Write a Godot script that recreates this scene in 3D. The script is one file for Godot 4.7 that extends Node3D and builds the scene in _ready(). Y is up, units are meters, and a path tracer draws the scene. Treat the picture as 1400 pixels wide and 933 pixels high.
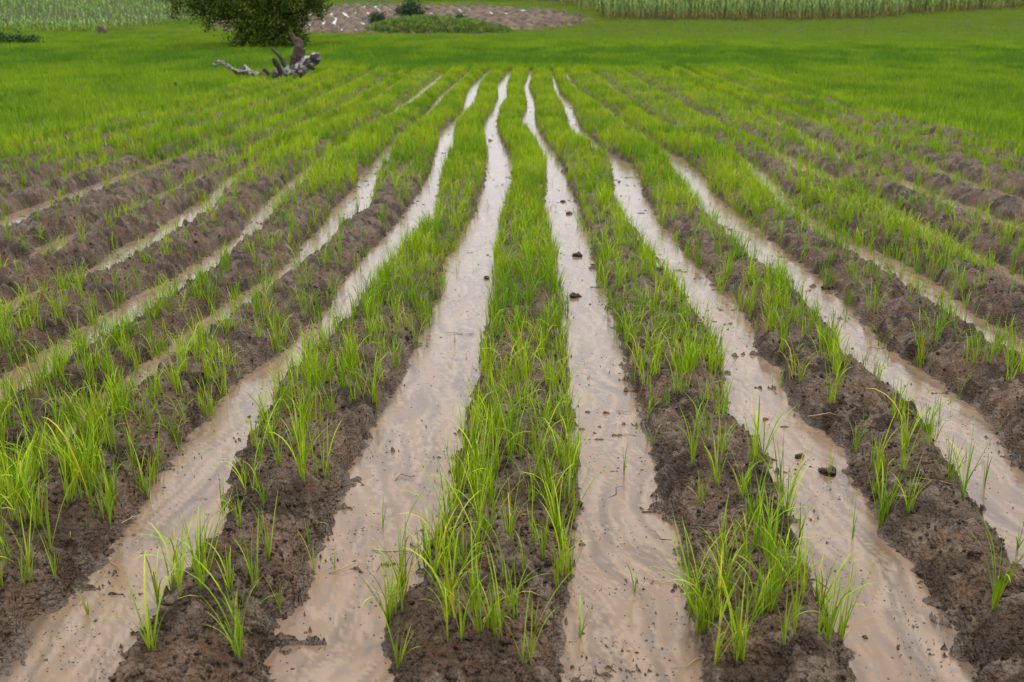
extends Node3D
# A rice field after rain: muddy ridges with young rice, furrows full of silty water, a fallen tree, and slopes of maize behind.
# Distances: d runs away from the photographer (d = -z), x to the side.

const EYE := 2.25
const PROFILE := [1.5, 1.70, 2.2, 1.765, 2.95, 1.83, 5.0, 1.97, 7.1, 2.08, 11.5, 2.2, 18.7, 2.25, 27.7, 2.25, 42.0, 1.99, 58.0, 1.49, 75.0, 1.02, 90.0, 0.05, 110.0, -1.6, 150.0, -4.9, 300.0, -15.0, 700.0, -17.0]
# Furrows: far-reaching channels between the ridges, as distance, one shore, other shore (metres)
const FURROW := {
	-5: [10.82, -5.81, -5.52, 11.83, -6, -5.67, 12.41, -5.99, -5.59],
	-4: [8.68, -4.65, -4.49, 9.42, -4.63, -4.38, 9.83, -4.75, -4.53, 10.47, -4.7, -4.64, 11.58, -4.73, -4.55],
	-3: [7.19, -3.9, -3.68, 7.69, -3.91, -3.7, 8.26, -3.78, -3.55, 8.93, -3.78, -3.58, 9.67, -3.91, -3.6, 10.69, -3.87, -3.62, 11.73, -3.95, -3.64, 13.11, -4, -3.89, 14.44, -4.19, -3.94, 14.8, -4.25, -4.03],
	-2: [7.52, -3.01, -2.7, 8.43, -2.9, -2.68, 9.56, -2.89, -2.76, 10.39, -2.87, -2.75, 11.53, -3.04, -2.88, 13.42, -3.16, -2.99, 16.27, -3.3, -3.14, 17.92, -3.34, -3.08, 20.72, -3.32, -3.15, 28.09, -3.18, -2.82, 41.24, -2.87, -2.61],
	-1: [3.6, -2.18, -2.03, 4.09, -2.22, -2.09, 4.94, -2.26, -2.1, 5.75, -2.26, -2.1, 6.72, -2.25, -2.07, 7.52, -2.21, -2.03, 8.46, -2.08, -1.97, 9.31, -2.07, -1.93, 9.86, -2.11, -1.89, 11.05, -2.1, -1.92, 11.78, -2.16, -1.78, 12.87, -2.19, -1.85, 14.02, -2.19, -1.96, 15.51, -2.32, -2.09, 16.54, -2.29, -2.1, 18.92, -2.34, -2.23, 24.48, -2.2, -2.08, 32.17, -2.25, -2.02, 35.03, -2.1, -1.9, 41.24, -1.85, -1.67],
	0: [2.39, -1.51, -1.1, 2.5, -1.5, -1.12, 2.72, -1.51, -1.15, 2.93, -1.46, -1.16, 3.07, -1.48, -1.1, 3.29, -1.46, -1.1, 3.58, -1.49, -1.15, 3.92, -1.57, -1.22, 4.32, -1.58, -1.24, 4.99, -1.58, -1.29, 5.34, -1.61, -1.32, 5.75, -1.55, -1.3, 6.3, -1.45, -1.22, 6.72, -1.44, -1.19, 7.35, -1.39, -1.18, 7.98, -1.44, -1.14, 8.55, -1.42, -1.16, 9.56, -1.38, -1.08, 10.35, -1.33, -1.04, 11.24, -1.3, -0.9, 12.41, -1.27, -0.96, 13.88, -1.25, -1.04, 15.11, -1.25, -1.1, 16.54, -1.29, -1.09, 18.69, -1.39, -1.07, 21.3, -1.53, -1.25, 24.11, -1.39, -1.29, 27.66, -1.29, -1.09, 30.88, -1.39, -1.1, 35.03, -1.45, -1.17, 42.02, -1.04, -0.87],
	1: [2.39, -0.68, -0.35, 2.53, -0.72, -0.37, 2.72, -0.73, -0.38, 2.93, -0.7, -0.31, 3.14, -0.74, -0.29, 3.35, -0.7, -0.28, 3.58, -0.71, -0.23, 3.92, -0.72, -0.24, 4.78, -0.7, -0.23, 5.37, -0.65, -0.2, 6.03, -0.64, -0.18, 6.72, -0.62, -0.19, 7.87, -0.58, -0.13, 9.03, -0.62, -0.16, 9.79, -0.58, -0.14, 10.96, -0.52, -0.13, 12.14, -0.42, -0.11, 13.49, -0.41, -0.03, 15.11, -0.38, -0.02, 17.4, -0.43, -0.03, 19.65, -0.51, -0.21, 22.23, -0.64, -0.35, 26.42, -0.55, -0.36, 30.88, -0.4, -0.15, 35.65, -0.53, -0.2, 43.23, -0.09, 0.03],
	2: [2.39, 0.14, 0.55, 2.67, 0.16, 0.59, 2.95, 0.18, 0.61, 3.16, 0.21, 0.62, 3.39, 0.23, 0.64, 3.66, 0.28, 0.63, 3.92, 0.28, 0.62, 4.32, 0.28, 0.67, 4.78, 0.3, 0.69, 5.47, 0.33, 0.68, 6.03, 0.34, 0.72, 6.58, 0.34, 0.74, 7.19, 0.4, 0.73, 7.87, 0.38, 0.77, 8.71, 0.39, 0.73, 9.67, 0.41, 0.78, 10.35, 0.4, 0.82, 11.24, 0.38, 0.77, 12.41, 0.42, 0.82, 14.22, 0.51, 0.78, 16.1, 0.56, 0.81, 18.35, 0.49, 0.73, 20.87, 0.39, 0.6, 23.57, 0.19, 0.53, 27.04, 0.41, 0.6, 30.14, 0.45, 0.65, 35.03, 0.4, 0.55, 42.02, 0.72, 0.84],
	3: [2.39, 0.95, 1.31, 2.53, 1, 1.35, 2.72, 1.01, 1.39, 2.93, 1.01, 1.38, 3.14, 1.04, 1.43, 3.29, 1.07, 1.4, 3.58, 1.08, 1.47, 3.92, 1.14, 1.47, 4.32, 1.17, 1.6, 4.53, 1.11, 1.54, 4.78, 1.11, 1.51, 5.34, 1.21, 1.54, 5.73, 1.27, 1.64, 6.03, 1.33, 1.57, 6.72, 1.37, 1.7, 7.52, 1.37, 1.75, 8.06, 1.38, 1.71, 8.8, 1.33, 1.69, 9.67, 1.31, 1.67, 10.39, 1.37, 1.71, 11.24, 1.3, 1.65, 12.14, 1.35, 1.74, 13.3, 1.36, 1.73, 14.02, 1.47, 1.81, 15.11, 1.54, 1.92, 16.54, 1.65, 1.96, 18.35, 1.51, 1.69, 19.65, 1.31, 1.61, 22.23, 1.25, 1.48, 24.67, 1.39, 1.55, 28.75, 1.42, 1.69, 32.44, 1.37, 1.51, 38.64, 1.54, 1.62],
	4: [2.98, 1.75, 2.07, 3.29, 1.8, 2.12, 3.58, 1.87, 2.17, 3.92, 1.93, 2.23, 4.32, 2, 2.33, 4.78, 2.1, 2.46, 5.34, 2.11, 2.47, 5.73, 2.07, 2.48, 6.16, 2.14, 2.43, 6.72, 2.22, 2.5, 7.52, 2.29, 2.58, 8.26, 2.34, 2.63, 9, 2.27, 2.64, 9.86, 2.28, 2.66, 10.69, 2.35, 2.69, 11.93, 2.32, 2.7, 13.24, 2.4, 2.68, 14.8, 2.48, 2.86, 17.3, 2.59, 2.91, 19.53, 2.54, 2.69, 26.42, 2.47, 2.62, 32.71, 2.1, 2.22],
	5: [5.96, 3.15, 3.33, 6.52, 3.21, 3.41, 7.06, 3.22, 3.38, 7.66, 3.28, 3.47, 8.37, 3.31, 3.56, 9.1, 3.29, 3.59, 10.18, 3.27, 3.5, 11.53, 3.3, 3.51, 13.24, 3.42, 3.61, 16.01, 3.77, 3.93, 17.61, 3.82, 3.92, 22.07, 3.33, 3.46, 27.45, 3.35, 3.45],
	6: [7.87, 4.19, 4.42, 8.49, 4.19, 4.43, 9.07, 4.23, 4.44, 9.79, 4.22, 4.47, 10.78, 4.42, 4.58, 11.48, 4.44, 4.6, 12.7, 4.6, 4.78, 14.15, 4.53, 4.79, 15.51, 4.43, 4.82, 17.92, 4.63, 4.8],
	7: [10.18, 5.4, 5.71, 10.91, 5.36, 5.65, 11.43, 5.41, 5.65, 12.04, 5.37, 5.71, 12.7, 5.38, 5.67, 13.42, 5.44, 5.7, 14.51, 5.58, 5.77, 15.19, 5.58, 5.74, 16.1, 5.49, 5.73, 18.57, 5.67, 5.87, 21.91, 5.94, 6.18, 26.22, 6.22, 6.5],
	8: [12.58, 6.37, 6.6, 13.36, 6.33, 6.68, 14.58, 6.44, 6.66, 16.1, 6.59, 6.77, 19.16, 6.82, 7.02, 25.05, 7.03, 7.48],
}
# How thickly rice stands on each ridge: distance, share
const GROWTH := {
	-8: [10.18, 0.2, 13.81, 0.3, 19.16, 0.6, 25.43, 0.75, 42.02, 0.8],
	-7: [10.18, 0.1, 13.17, 0.2, 15.27, 0.5, 17.5, 0.7, 23.57, 0.8, 42.02, 0.9],
	-6: [10.18, 0.06, 13.81, 0.15, 15.67, 0.35, 18.02, 0.7, 23.57, 0.8, 42.02, 0.9],
	-5: [7.87, 0.06, 12.58, 0.12, 16.1, 0.22, 19.16, 0.6, 23.57, 0.9, 42.02, 1],
	-4: [6.32, 0.4, 7.87, 0.08, 10.18, 0.1, 13.17, 0.2, 16.54, 0.3, 19.16, 0.7, 23.57, 0.95, 42.02, 1],
	-3: [4.94, 0.5, 6.32, 0.75, 7.14, 0.5, 7.87, 0.12, 10.18, 0.14, 12.58, 0.3, 15.27, 0.6, 18.02, 0.7, 21.91, 0.95, 42.02, 1],
	-2: [3.46, 0.6, 4.09, 0.8, 5.48, 0.85, 6.32, 0.75, 7.14, 0.6, 7.87, 0.2, 10.18, 0.22, 12.04, 0.45, 13.81, 0.85, 17.01, 1, 42.02, 1],
	-1: [2.52, 0.2, 2.98, 0.45, 3.33, 0.7, 3.92, 0.8, 4.7, 0.75, 5.34, 0.55, 6.32, 0.5, 7.14, 0.35, 8.14, 0.2, 9.79, 0.22, 11.53, 0.28, 13.81, 0.5, 16.54, 0.75, 19.16, 1, 42.02, 1],
	0: [2.39, 0.45, 2.65, 0.4, 2.98, 0.35, 3.33, 0.22, 3.6, 0.4, 4, 0.4, 4.38, 0.8, 4.94, 1, 5.48, 0.9, 7.14, 0.9, 8.74, 0.9, 10.18, 0.75, 11.53, 0.55, 13.81, 0.7, 16.1, 1, 42.02, 1],
	1: [2.39, 0.9, 3.33, 0.8, 4, 0.75, 4.94, 0.75, 5.8, 0.7, 7.14, 0.85, 8.74, 0.9, 10.6, 0.85, 13.17, 1, 42.02, 1],
	2: [2.39, 0.95, 2.78, 0.95, 3.04, 0.5, 3.33, 0.25, 3.75, 0.4, 4.48, 0.45, 5.48, 0.75, 6.52, 0.8, 7.37, 0.6, 8.74, 0.75, 10.18, 0.5, 11.53, 0.7, 13.81, 0.85, 16.54, 0.65, 19.16, 0.9, 42.02, 1],
	3: [2.39, 0.2, 2.98, 0.2, 3.4, 0.25, 4.09, 0.3, 4.94, 0.4, 5.8, 0.6, 7.14, 0.75, 8.43, 0.5, 10.18, 0.45, 12.04, 0.6, 14.51, 0.9, 18.02, 1, 42.02, 1],
	4: [3.21, 0.3, 3.92, 0.35, 4.7, 0.5, 5.8, 0.6, 6.52, 0.35, 7.61, 0.3, 8.74, 0.25, 10.18, 0.35, 11.53, 0.85, 13.17, 0.95, 17.01, 1, 42.02, 1],
	5: [6.32, 0.3, 7.37, 0.2, 8.29, 0.45, 9.07, 0.95, 10.6, 1, 12.58, 0.95, 13.81, 0.6, 15.27, 0.3, 17.5, 0.4, 20.45, 0.9, 42.02, 1],
	6: [8.43, 0.6, 9.79, 0.5, 11.05, 0.25, 12.58, 0.3, 14.51, 0.5, 17.01, 0.4, 21.91, 0.6, 27.45, 0.8, 42.02, 1],
	7: [9.79, 0.2, 11.53, 0.15, 13.81, 0.15, 16.1, 0.35, 19.16, 0.4, 25.43, 0.35, 32.17, 0.6, 42.02, 0.9],
	8: [11.53, 0.2, 13.17, 0.2, 15.27, 0.3, 17.5, 0.45, 20.45, 0.35, 25.43, 0.3, 32.17, 0.6, 42.02, 0.9],
	9: [14.51, 0.3, 18.02, 0.4, 21.91, 0.4, 27.45, 0.35, 32.17, 0.7, 42.02, 1],
	10: [14.51, 0.4, 18.02, 0.4, 21.91, 0.4, 29.66, 0.6, 42.02, 1],
}
const FIRST := -9
const LAST := 11
const LOG0 := 0.1823
const STEP := 0.0025
const PLOT_HALF := 9.7
const PLOT_END := 43.5

var rng := RandomNumberGenerator.new()
var edges := []
var lift := PackedFloat32Array()
var n_edge: FastNoiseLite
var n_edge2: FastNoiseLite
var n_big: FastNoiseLite
var n_lump: FastNoiseLite
var n_clod: FastNoiseLite
var n_fine: FastNoiseLite
var n_dam: FastNoiseLite
var n_dam_mask: FastNoiseLite
var n_tone: FastNoiseLite
var n_tone2: FastNoiseLite
var n_swirl: FastNoiseLite
var n_swirl2: FastNoiseLite
var n_warp: FastNoiseLite
var n_grow: FastNoiseLite
var n_wide: FastNoiseLite
var counts := {}


func noise(sd: int, freq: float, octaves := 1, kind := FastNoiseLite.TYPE_SIMPLEX_SMOOTH) -> FastNoiseLite:
	var n := FastNoiseLite.new()
	n.seed = sd
	n.noise_type = kind
	n.frequency = freq
	n.fractal_type = FastNoiseLite.FRACTAL_FBM if octaves > 1 else FastNoiseLite.FRACTAL_NONE
	n.fractal_octaves = octaves
	return n


func make_noises() -> void:
	n_edge = noise(3, 4.5, 2)
	n_edge2 = noise(4, 21.0, 2)
	n_big = noise(5, 2.6, 2)
	n_lump = noise(6, 8.0, 2)
	n_lump.domain_warp_enabled = false
	n_clod = noise(7, 15.0, 1, FastNoiseLite.TYPE_CELLULAR)
	n_clod.cellular_return_type = FastNoiseLite.RETURN_DISTANCE
	n_clod.cellular_jitter = 1.0
	n_fine = noise(8, 38.0, 3)
	n_dam = noise(9, 1.0, 3)
	n_dam_mask = noise(10, 1.1, 2)
	n_tone = noise(11, 1.7, 3)
	n_tone2 = noise(12, 9.0, 3)
	n_swirl = noise(13, 1.0, 4)
	n_swirl2 = noise(14, 1.0, 3)
	n_warp = noise(15, 1.2, 2)
	n_grow = noise(16, 2.4, 2)
	n_wide = noise(17, 0.09, 3)


# ---------------------------------------------------------------- the lie of the land
func raw_height(d: float) -> float:
	var n := PROFILE.size() / 2
	if d <= PROFILE[0]:
		return EYE - PROFILE[1]
	var i := 0
	while i < n - 2 and PROFILE[2 * i + 2] < d:
		i += 1
	var w: float = PROFILE[2 * i + 2] - PROFILE[2 * i]
	var t := minf((d - PROFILE[2 * i]) / w, 1.0)
	var m := []
	for k in [i, i + 1]:
		var a: int = maxi(k - 1, 0)
		var b: int = mini(k + 1, n - 1)
		m.append((PROFILE[2 * b + 1] - PROFILE[2 * a + 1]) / (PROFILE[2 * b] - PROFILE[2 * a]))
	var t2 := t * t
	var t3 := t2 * t
	return EYE - ((2 * t3 - 3 * t2 + 1) * PROFILE[2 * i + 1] + (t3 - 2 * t2 + t) * w * m[0] + (3 * t2 - 2 * t3) * PROFILE[2 * i + 3] + (t3 - t2) * w * m[1])


func level(d: float) -> float:
	if d <= 1.3:
		return lift[0]
	var r := minf((log(d) - LOG0) / STEP, lift.size() - 2.0)
	var i := int(maxf(r, 0.0))
	return lerpf(lift[i], lift[i + 1], r - i)


func sample(list: Array, stride: int, d: float, col: int) -> float:
	var n := list.size() / stride
	if d <= list[0]:
		return list[col]
	for i in range(1, n):
		if list[i * stride] >= d:
			var d0: float = list[(i - 1) * stride]
			var t: float = (d - d0) / maxf(list[i * stride] - d0, 0.001)
			return lerpf(list[(i - 1) * stride + col], list[i * stride + col], t)
	return list[(n - 1) * stride + col]


func make_tables() -> void:
	for r in int((log(720.0) - LOG0) / STEP) + 2:
		lift.append(raw_height(exp(LOG0 + r * STEP)))
	var wig := noise(21, 0.12, 2)
	for r in int((log(52.0) - LOG0) / STEP) + 2:
		var d := exp(LOG0 + r * STEP)
		var row := PackedFloat32Array()
		for k in range(FIRST, LAST + 1):
			if FURROW.has(k):
				var f: Array = FURROW[k]
				var d_end: float = f[f.size() - 3]
				var away := clampf((d - d_end) / 6.0, 0.0, 1.0) + clampf((f[0] - d) / 3.0, 0.0, 1.0)
				var drift := away * 0.14 * wig.get_noise_2d(d, k * 31.0)
				row.append(sample(f, 3, d, 1) + drift)
				row.append(sample(f, 3, d, 2) + drift)
			else:
				var c := -5.76 + 0.93 * (k + 5) if k < -5 else 6.73 + 0.98 * (k - 8)
				c += 0.16 * wig.get_noise_2d(d, k * 31.0)
				var w := 0.09 + 0.07 * wig.get_noise_2d(d * 2.0, k * 17.0 + 400.0)
				row.append(c - w)
				row.append(c + w)
		edges.append(row)


func shores(d: float) -> PackedFloat32Array:
	return edges[clampi(int((log(maxf(d, 1.21)) - LOG0) / STEP), 0, edges.size() - 1)]


# signed distance to the nearest shore: above 0 on a ridge, below 0 in a furrow; the second value is the ridge or furrow number
func shore_of(x: float, d: float) -> Vector2:
	var e := shores(d)
	var n := LAST - FIRST + 1
	if x <= e[0]:
		return Vector2(e[0] - x, FIRST - 1)
	for i in n:
		if x < e[2 * i + 1]:
			if x > e[2 * i]:
				return Vector2(-minf(x - e[2 * i], e[2 * i + 1] - x), FIRST + i)
			return Vector2(minf(x - e[2 * i - 1], e[2 * i] - x), FIRST + i - 1)
	return Vector2(x - e[2 * n - 1], LAST)


func relief(x: float, d: float, s: float) -> float:
	var plot := clampf((PLOT_END - d) / 2.5, 0.0, 1.0) * clampf((PLOT_HALF - absf(x)) / 0.5, 0.0, 1.0)
	var outer := smoothstep(1.2, 3.6, absf(x - 0.4))
	s += -0.03 * smoothstep(4.0, 9.0, d) - 0.02 * smoothstep(16.0, 26.0, d) - (0.03 if x < 0.0 else 0.06) * outer + n_edge.get_noise_2d(x, d) * 0.035 + n_edge2.get_noise_2d(x, d) * 0.008
	var h := 0.0
	if s > 0.0:
		h = 0.075 * smoothstep(0.0, 0.042, s) + (0.045 + 0.01 * outer) * smoothstep(0.01, 0.22, s)
	else:
		h = -0.03 * smoothstep(0.0, 0.07, -s)
	var rough := 0.1 + 0.04 * outer + (0.9 - 0.04 * outer) * smoothstep(-0.03, 0.07, s)
	var lumps := n_big.get_noise_2d(x, d) * (0.042 + 0.012 * outer) + n_lump.get_noise_2d(x, d) * (0.034 + 0.016 * outer)
	if outer > 0.0 and d < 30.0:
		lumps += -(n_clod.get_noise_2d(x * 0.42 + 0.06 * n_lump.get_noise_2d(x + 3.0, d), d * 0.36) + 0.4) * 0.045 * outer
	if d < 22.0:
		lumps += -(n_clod.get_noise_2d(x + 0.03 * n_lump.get_noise_2d(d * 2.0, x * 2.0), d) + 0.45) * 0.032
	if d < 10.0:
		lumps += n_fine.get_noise_2d(x, d) * 0.014
	h += rough * lumps
	if s < 0.04 and d < 30.0:
		# silt bars and cracks that lie across the flow
		var q := absf(n_dam.get_noise_2d(x * 1.7 + 0.25 * n_lump.get_noise_2d(x, d), d * 3.4))
		var m := n_dam_mask.get_noise_2d(x * 1.4 + 50.0, d * 1.4)
		var wide := 0.022 * (1.0 + d / 7.0)
		if q < wide and m > -0.1:
			h += 0.042 * (1.0 - q / wide) * smoothstep(-0.1, 0.05, m)
		var bar := n_dam_mask.get_noise_2d(x * 2.4 - 80.0, d * 1.1)
		h += 0.03 * smoothstep(0.5, 0.7, bar) * (0.7 + 0.6 * n_lump.get_noise_2d(x * 2.0, d * 2.0))
	return h * plot + 0.05 * (1.0 - plot)


func ground(x: float, d: float) -> float:
	if d > PLOT_END + 2.0 or d < 1.3:
		return level(d) + 0.05
	return level(d) + relief(x, d, shore_of(x, d).x)


# ---------------------------------------------------------------- small helpers
func lin(r: float, g: float, b: float) -> Color:
	return Color(r, g, b).linear_to_srgb()


func numbered(called: String) -> String:
	var n: int = counts.get(called, 0)
	counts[called] = n + 1
	return called if n == 0 else "%s_%03d" % [called, n]


func add(o: Node3D, called: String, label := "", category := "", group := "", kind := "") -> Node3D:
	o.name = numbered(called)
	add_child(o)
	if label:
		o.set_meta("label", label)
	if category:
		o.set_meta("category", category)
	if group:
		o.set_meta("group", group)
	if kind:
		o.set_meta("kind", kind)
	return o


func part(called: String, mesh: Mesh, m: Material, parent: Node3D) -> MeshInstance3D:
	var o := MeshInstance3D.new()
	o.name = called
	o.mesh = mesh
	o.material_override = m
	parent.add_child(o, true)
	return o


func one(called: String, mesh: Mesh, m: Material, label := "", category := "", group := "", kind := "") -> MeshInstance3D:
	var o := MeshInstance3D.new()
	o.mesh = mesh
	o.material_override = m
	add(o, called, label, category, group, kind)
	return o


func mesh_of(v: PackedVector3Array, idx: PackedInt32Array, col := PackedColorArray(), nor := PackedVector3Array()) -> ArrayMesh:
	var a := []
	a.resize(Mesh.ARRAY_MAX)
	a[Mesh.ARRAY_VERTEX] = v
	if idx.size():
		a[Mesh.ARRAY_INDEX] = idx
	if col.size():
		a[Mesh.ARRAY_COLOR] = col
	if nor.size():
		a[Mesh.ARRAY_NORMAL] = nor
	var m := ArrayMesh.new()
	m.add_surface_from_arrays(Mesh.PRIMITIVE_TRIANGLES, a)
	return m


func smooth_normals(v: PackedVector3Array, idx: PackedInt32Array) -> PackedVector3Array:
	var n := PackedVector3Array()
	n.resize(v.size())
	for i in range(0, idx.size(), 3):
		var c := (v[idx[i + 2]] - v[idx[i]]).cross(v[idx[i + 1]] - v[idx[i]])
		n[idx[i]] += c
		n[idx[i + 1]] += c
		n[idx[i + 2]] += c
	for i in n.size():
		n[i] = n[i].normalized()
	return n


func noise_picture(freq: float, octaves: int, sd: int, dark: Color, light: Color, size := 1024) -> NoiseTexture2D:
	var t := NoiseTexture2D.new()
	t.width = size
	t.height = size
	t.seamless = true
	t.noise = noise(sd, freq, octaves)
	var g := Gradient.new()
	g.set_color(0, dark)
	g.set_color(1, light)
	t.color_ramp = g
	return t


func spread(parent: Node3D, called: String, mesh: Mesh, m: Material, places: Array, tints: Array) -> void:
	var mm := MultiMesh.new()
	mm.transform_format = MultiMesh.TRANSFORM_3D
	mm.use_colors = tints.size() > 0
	mm.mesh = mesh
	mm.instance_count = places.size()
	for i in places.size():
		mm.set_instance_transform(i, places[i])
		if tints.size():
			mm.set_instance_color(i, tints[i])
	var o := MultiMeshInstance3D.new()
	o.name = called
	o.multimesh = mm
	o.material_override = m
	o.set_meta("kind", "stuff")
	parent.add_child(o, true)


# ---------------------------------------------------------------- leaves
# A narrow folded blade that leans to +x and curls over; returns its triangles appended to v, col
func blade(v: PackedVector3Array, at: Vector3, turn: float, length: float, width: float, lean: float, curl: float, seg: int, folded: bool, twist := 0.0) -> void:
	var p := at
	var side := Vector3(-sin(turn), 0, -cos(turn))
	var out := Vector3(cos(turn), 0, -sin(turn))
	var rows := []
	for i in seg + 1:
		var s := float(i) / seg
		var a := lean + curl * s * s
		var dir := out * sin(a) + Vector3.UP * cos(a)
		var up := (dir.cross(side)).normalized()
		var w := width * 0.5 * minf(1.0, 0.55 + 2.2 * s) * pow(maxf(1.0 - s, 0.0), 0.55)
		var sd := side.rotated(dir, twist * s)
		rows.append([p - sd * w, p - up * w * (0.5 if folded else 0.0), p + sd * w])
		p += dir * (length / seg)
	for i in seg:
		var a: Array = rows[i]
		var b: Array = rows[i + 1]
		if folded:
			for k in 2:
				v.append_array(PackedVector3Array([a[k], b[k], a[k + 1]]))
				if i < seg - 1:
					v.append_array(PackedVector3Array([a[k + 1], b[k], b[k + 1]]))
		else:
			v.append_array(PackedVector3Array([a[0], b[0], a[2]]))
			if i < seg - 1:
				v.append_array(PackedVector3Array([a[2], b[0], b[2]]))


func soup(v: PackedVector3Array, col := PackedColorArray()) -> ArrayMesh:
	var st := SurfaceTool.new()
	st.begin(Mesh.PRIMITIVE_TRIANGLES)
	st.set_smooth_group(0)
	for i in v.size():
		if col.size():
			st.set_color(col[i])
		st.add_vertex(v[i])
	st.generate_normals()
	return st.commit()


func tube(v: PackedVector3Array, path: Array, radii: Array, sides: int, bump := 0.0, nz: FastNoiseLite = null) -> void:
	var rings := []
	var u := Vector3.FORWARD
	for i in path.size():
		var dir: Vector3 = (path[mini(i + 1, path.size() - 1)] - path[maxi(i - 1, 0)]).normalized()
		if absf(u.dot(dir)) > 0.9:
			u = dir.cross(Vector3.RIGHT if absf(dir.x) < 0.8 else Vector3.UP)
		u = (u - dir * u.dot(dir)).normalized()
		var w := dir.cross(u)
		var ring := []
		for k in sides:
			var a := TAU * k / sides
			var o: Vector3 = u * cos(a) + w * sin(a)
			var r: float = radii[i]
			if nz:
				var q: Vector3 = path[i] + o * r
				r *= 1.0 + bump * nz.get_noise_3d(q.x, q.y, q.z)
			ring.append(path[i] + o * r)
		rings.append(ring)
	for i in rings.size() - 1:
		for k in sides:
			var a: Vector3 = rings[i][k]
			var b: Vector3 = rings[i][(k + 1) % sides]
			var c: Vector3 = rings[i + 1][k]
			var e: Vector3 = rings[i + 1][(k + 1) % sides]
			v.append_array(PackedVector3Array([a, b, c, b, e, c]))
	for cap in [0, rings.size() - 1]:
		var mid: Vector3 = path[cap]
		for k in sides:
			var a: Vector3 = rings[cap][k]
			var b: Vector3 = rings[cap][(k + 1) % sides]
			v.append_array(PackedVector3Array([mid, b, a] if cap == 0 else [mid, a, b]))


# a smooth curve through points, with radii, split finely
func fine_path(points: Array, radii: Array, steps: int) -> Array:
	var c := Curve3D.new()
	for i in points.size():
		var t: Vector3 = (points[mini(i + 1, points.size() - 1)] - points[maxi(i - 1, 0)]) / 6.0
		c.add_point(points[i], -t, t)
	var p := []
	var r := []
	for i in points.size() - 1:
		for k in steps:
			var t := float(k) / steps
			p.append(c.sample(i, t))
			r.append(lerpf(radii[i], radii[i + 1], t))
	p.append(points[-1])
	r.append(radii[-1])
	return [p, r]


func lump(sd: int, size: Vector3, rough: float) -> ArrayMesh:
	var s := SphereMesh.new()
	s.radial_segments = 18
	s.rings = 10
	s.radius = 1.0
	s.height = 2.0
	var a := s.get_mesh_arrays()
	var v: PackedVector3Array = a[Mesh.ARRAY_VERTEX]
	var nz := noise(sd, 1.3, 3)
	for i in v.size():
		v[i] = v[i] * (1.0 + rough * nz.get_noise_3dv(v[i])) * size
	return mesh_of(v, a[Mesh.ARRAY_INDEX], PackedColorArray(), smooth_normals(v, a[Mesh.ARRAY_INDEX]))


# ---------------------------------------------------------------- materials
var mud: StandardMaterial3D
var clod_mud: StandardMaterial3D
var silt: StandardMaterial3D
var crop: StandardMaterial3D
var soil: StandardMaterial3D
var leaf_mats := []
var leaf_tints := []


func make_materials() -> void:
	var grain := noise_picture(0.018, 5, 31, Color(0.62, 0.6, 0.58), Color(1.0, 1.0, 1.0))
	var height := noise_picture(0.022, 6, 32, Color.BLACK, Color.WHITE)
	mud = StandardMaterial3D.new()
	mud.vertex_color_use_as_albedo = true
	mud.albedo_texture = grain
	mud.uv1_triplanar = true
	mud.uv1_world_triplanar = true
	mud.uv1_scale = Vector3.ONE * 2.3
	mud.heightmap_enabled = true
	mud.heightmap_texture = height
	mud.heightmap_scale = 2.6
	mud.roughness = 0.5
	mud.metallic_specular = 0.3
	clod_mud = mud.duplicate()
	clod_mud.vertex_color_use_as_albedo = false
	clod_mud.albedo_color = lin(0.12, 0.082, 0.056)
	soil = mud.duplicate()
	soil.heightmap_enabled = false
	soil.roughness = 0.95
	soil.uv1_scale = Vector3.ONE * 0.3
	var ripple := noise_picture(0.012, 3, 33, Color.BLACK, Color.WHITE)
	silt = StandardMaterial3D.new()
	silt.vertex_color_use_as_albedo = true
	silt.roughness = 0.14
	silt.metallic_specular = 0.34
	silt.uv1_triplanar = true
	silt.uv1_world_triplanar = true
	silt.uv1_scale = Vector3(1.1, 1.1, 1.1)
	silt.heightmap_enabled = true
	silt.heightmap_texture = ripple
	silt.heightmap_scale = 0.07
	crop = StandardMaterial3D.new()
	crop.vertex_color_use_as_albedo = true
	crop.roughness = 0.5
	crop.metallic_specular = 0.22
	crop.backlight = Color(0.7, 0.75, 0.3)
	for c in [[0.235, 0.365, 0.008], [0.33, 0.455, 0.012], [0.15, 0.28, 0.008], [0.36, 0.43, 0.03], [0.48, 0.36, 0.04]]:
		var m: StandardMaterial3D = crop.duplicate()
		m.vertex_color_use_as_albedo = false
		m.albedo_color = lin(c[0], c[1], c[2])
		leaf_mats.append(m)
		leaf_tints.append(Color(c[0], c[1], c[2]))


# ---------------------------------------------------------------- ground and water
func tone_of(x: float, d: float) -> Color:
	var a := n_tone.get_noise_2d(x, d)
	var b := n_tone2.get_noise_2d(x, d)
	var c := Color(0.2, 0.132, 0.086).lerp(Color(0.066, 0.042, 0.027), clampf(0.52 + 1.4 * a, 0, 1))
	c = c.lerp(Color(0.19, 0.105, 0.062), 0.5 * smoothstep(0.1, 0.5, n_tone.get_noise_2d(x + 40.0, d * 1.3)))
	c = c.lerp(Color(0.27, 0.205, 0.155), 0.8 * smoothstep(0.05, 0.5, b + 0.5 * n_tone.get_noise_2d(x - 70.0, d)))
	return c


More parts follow.
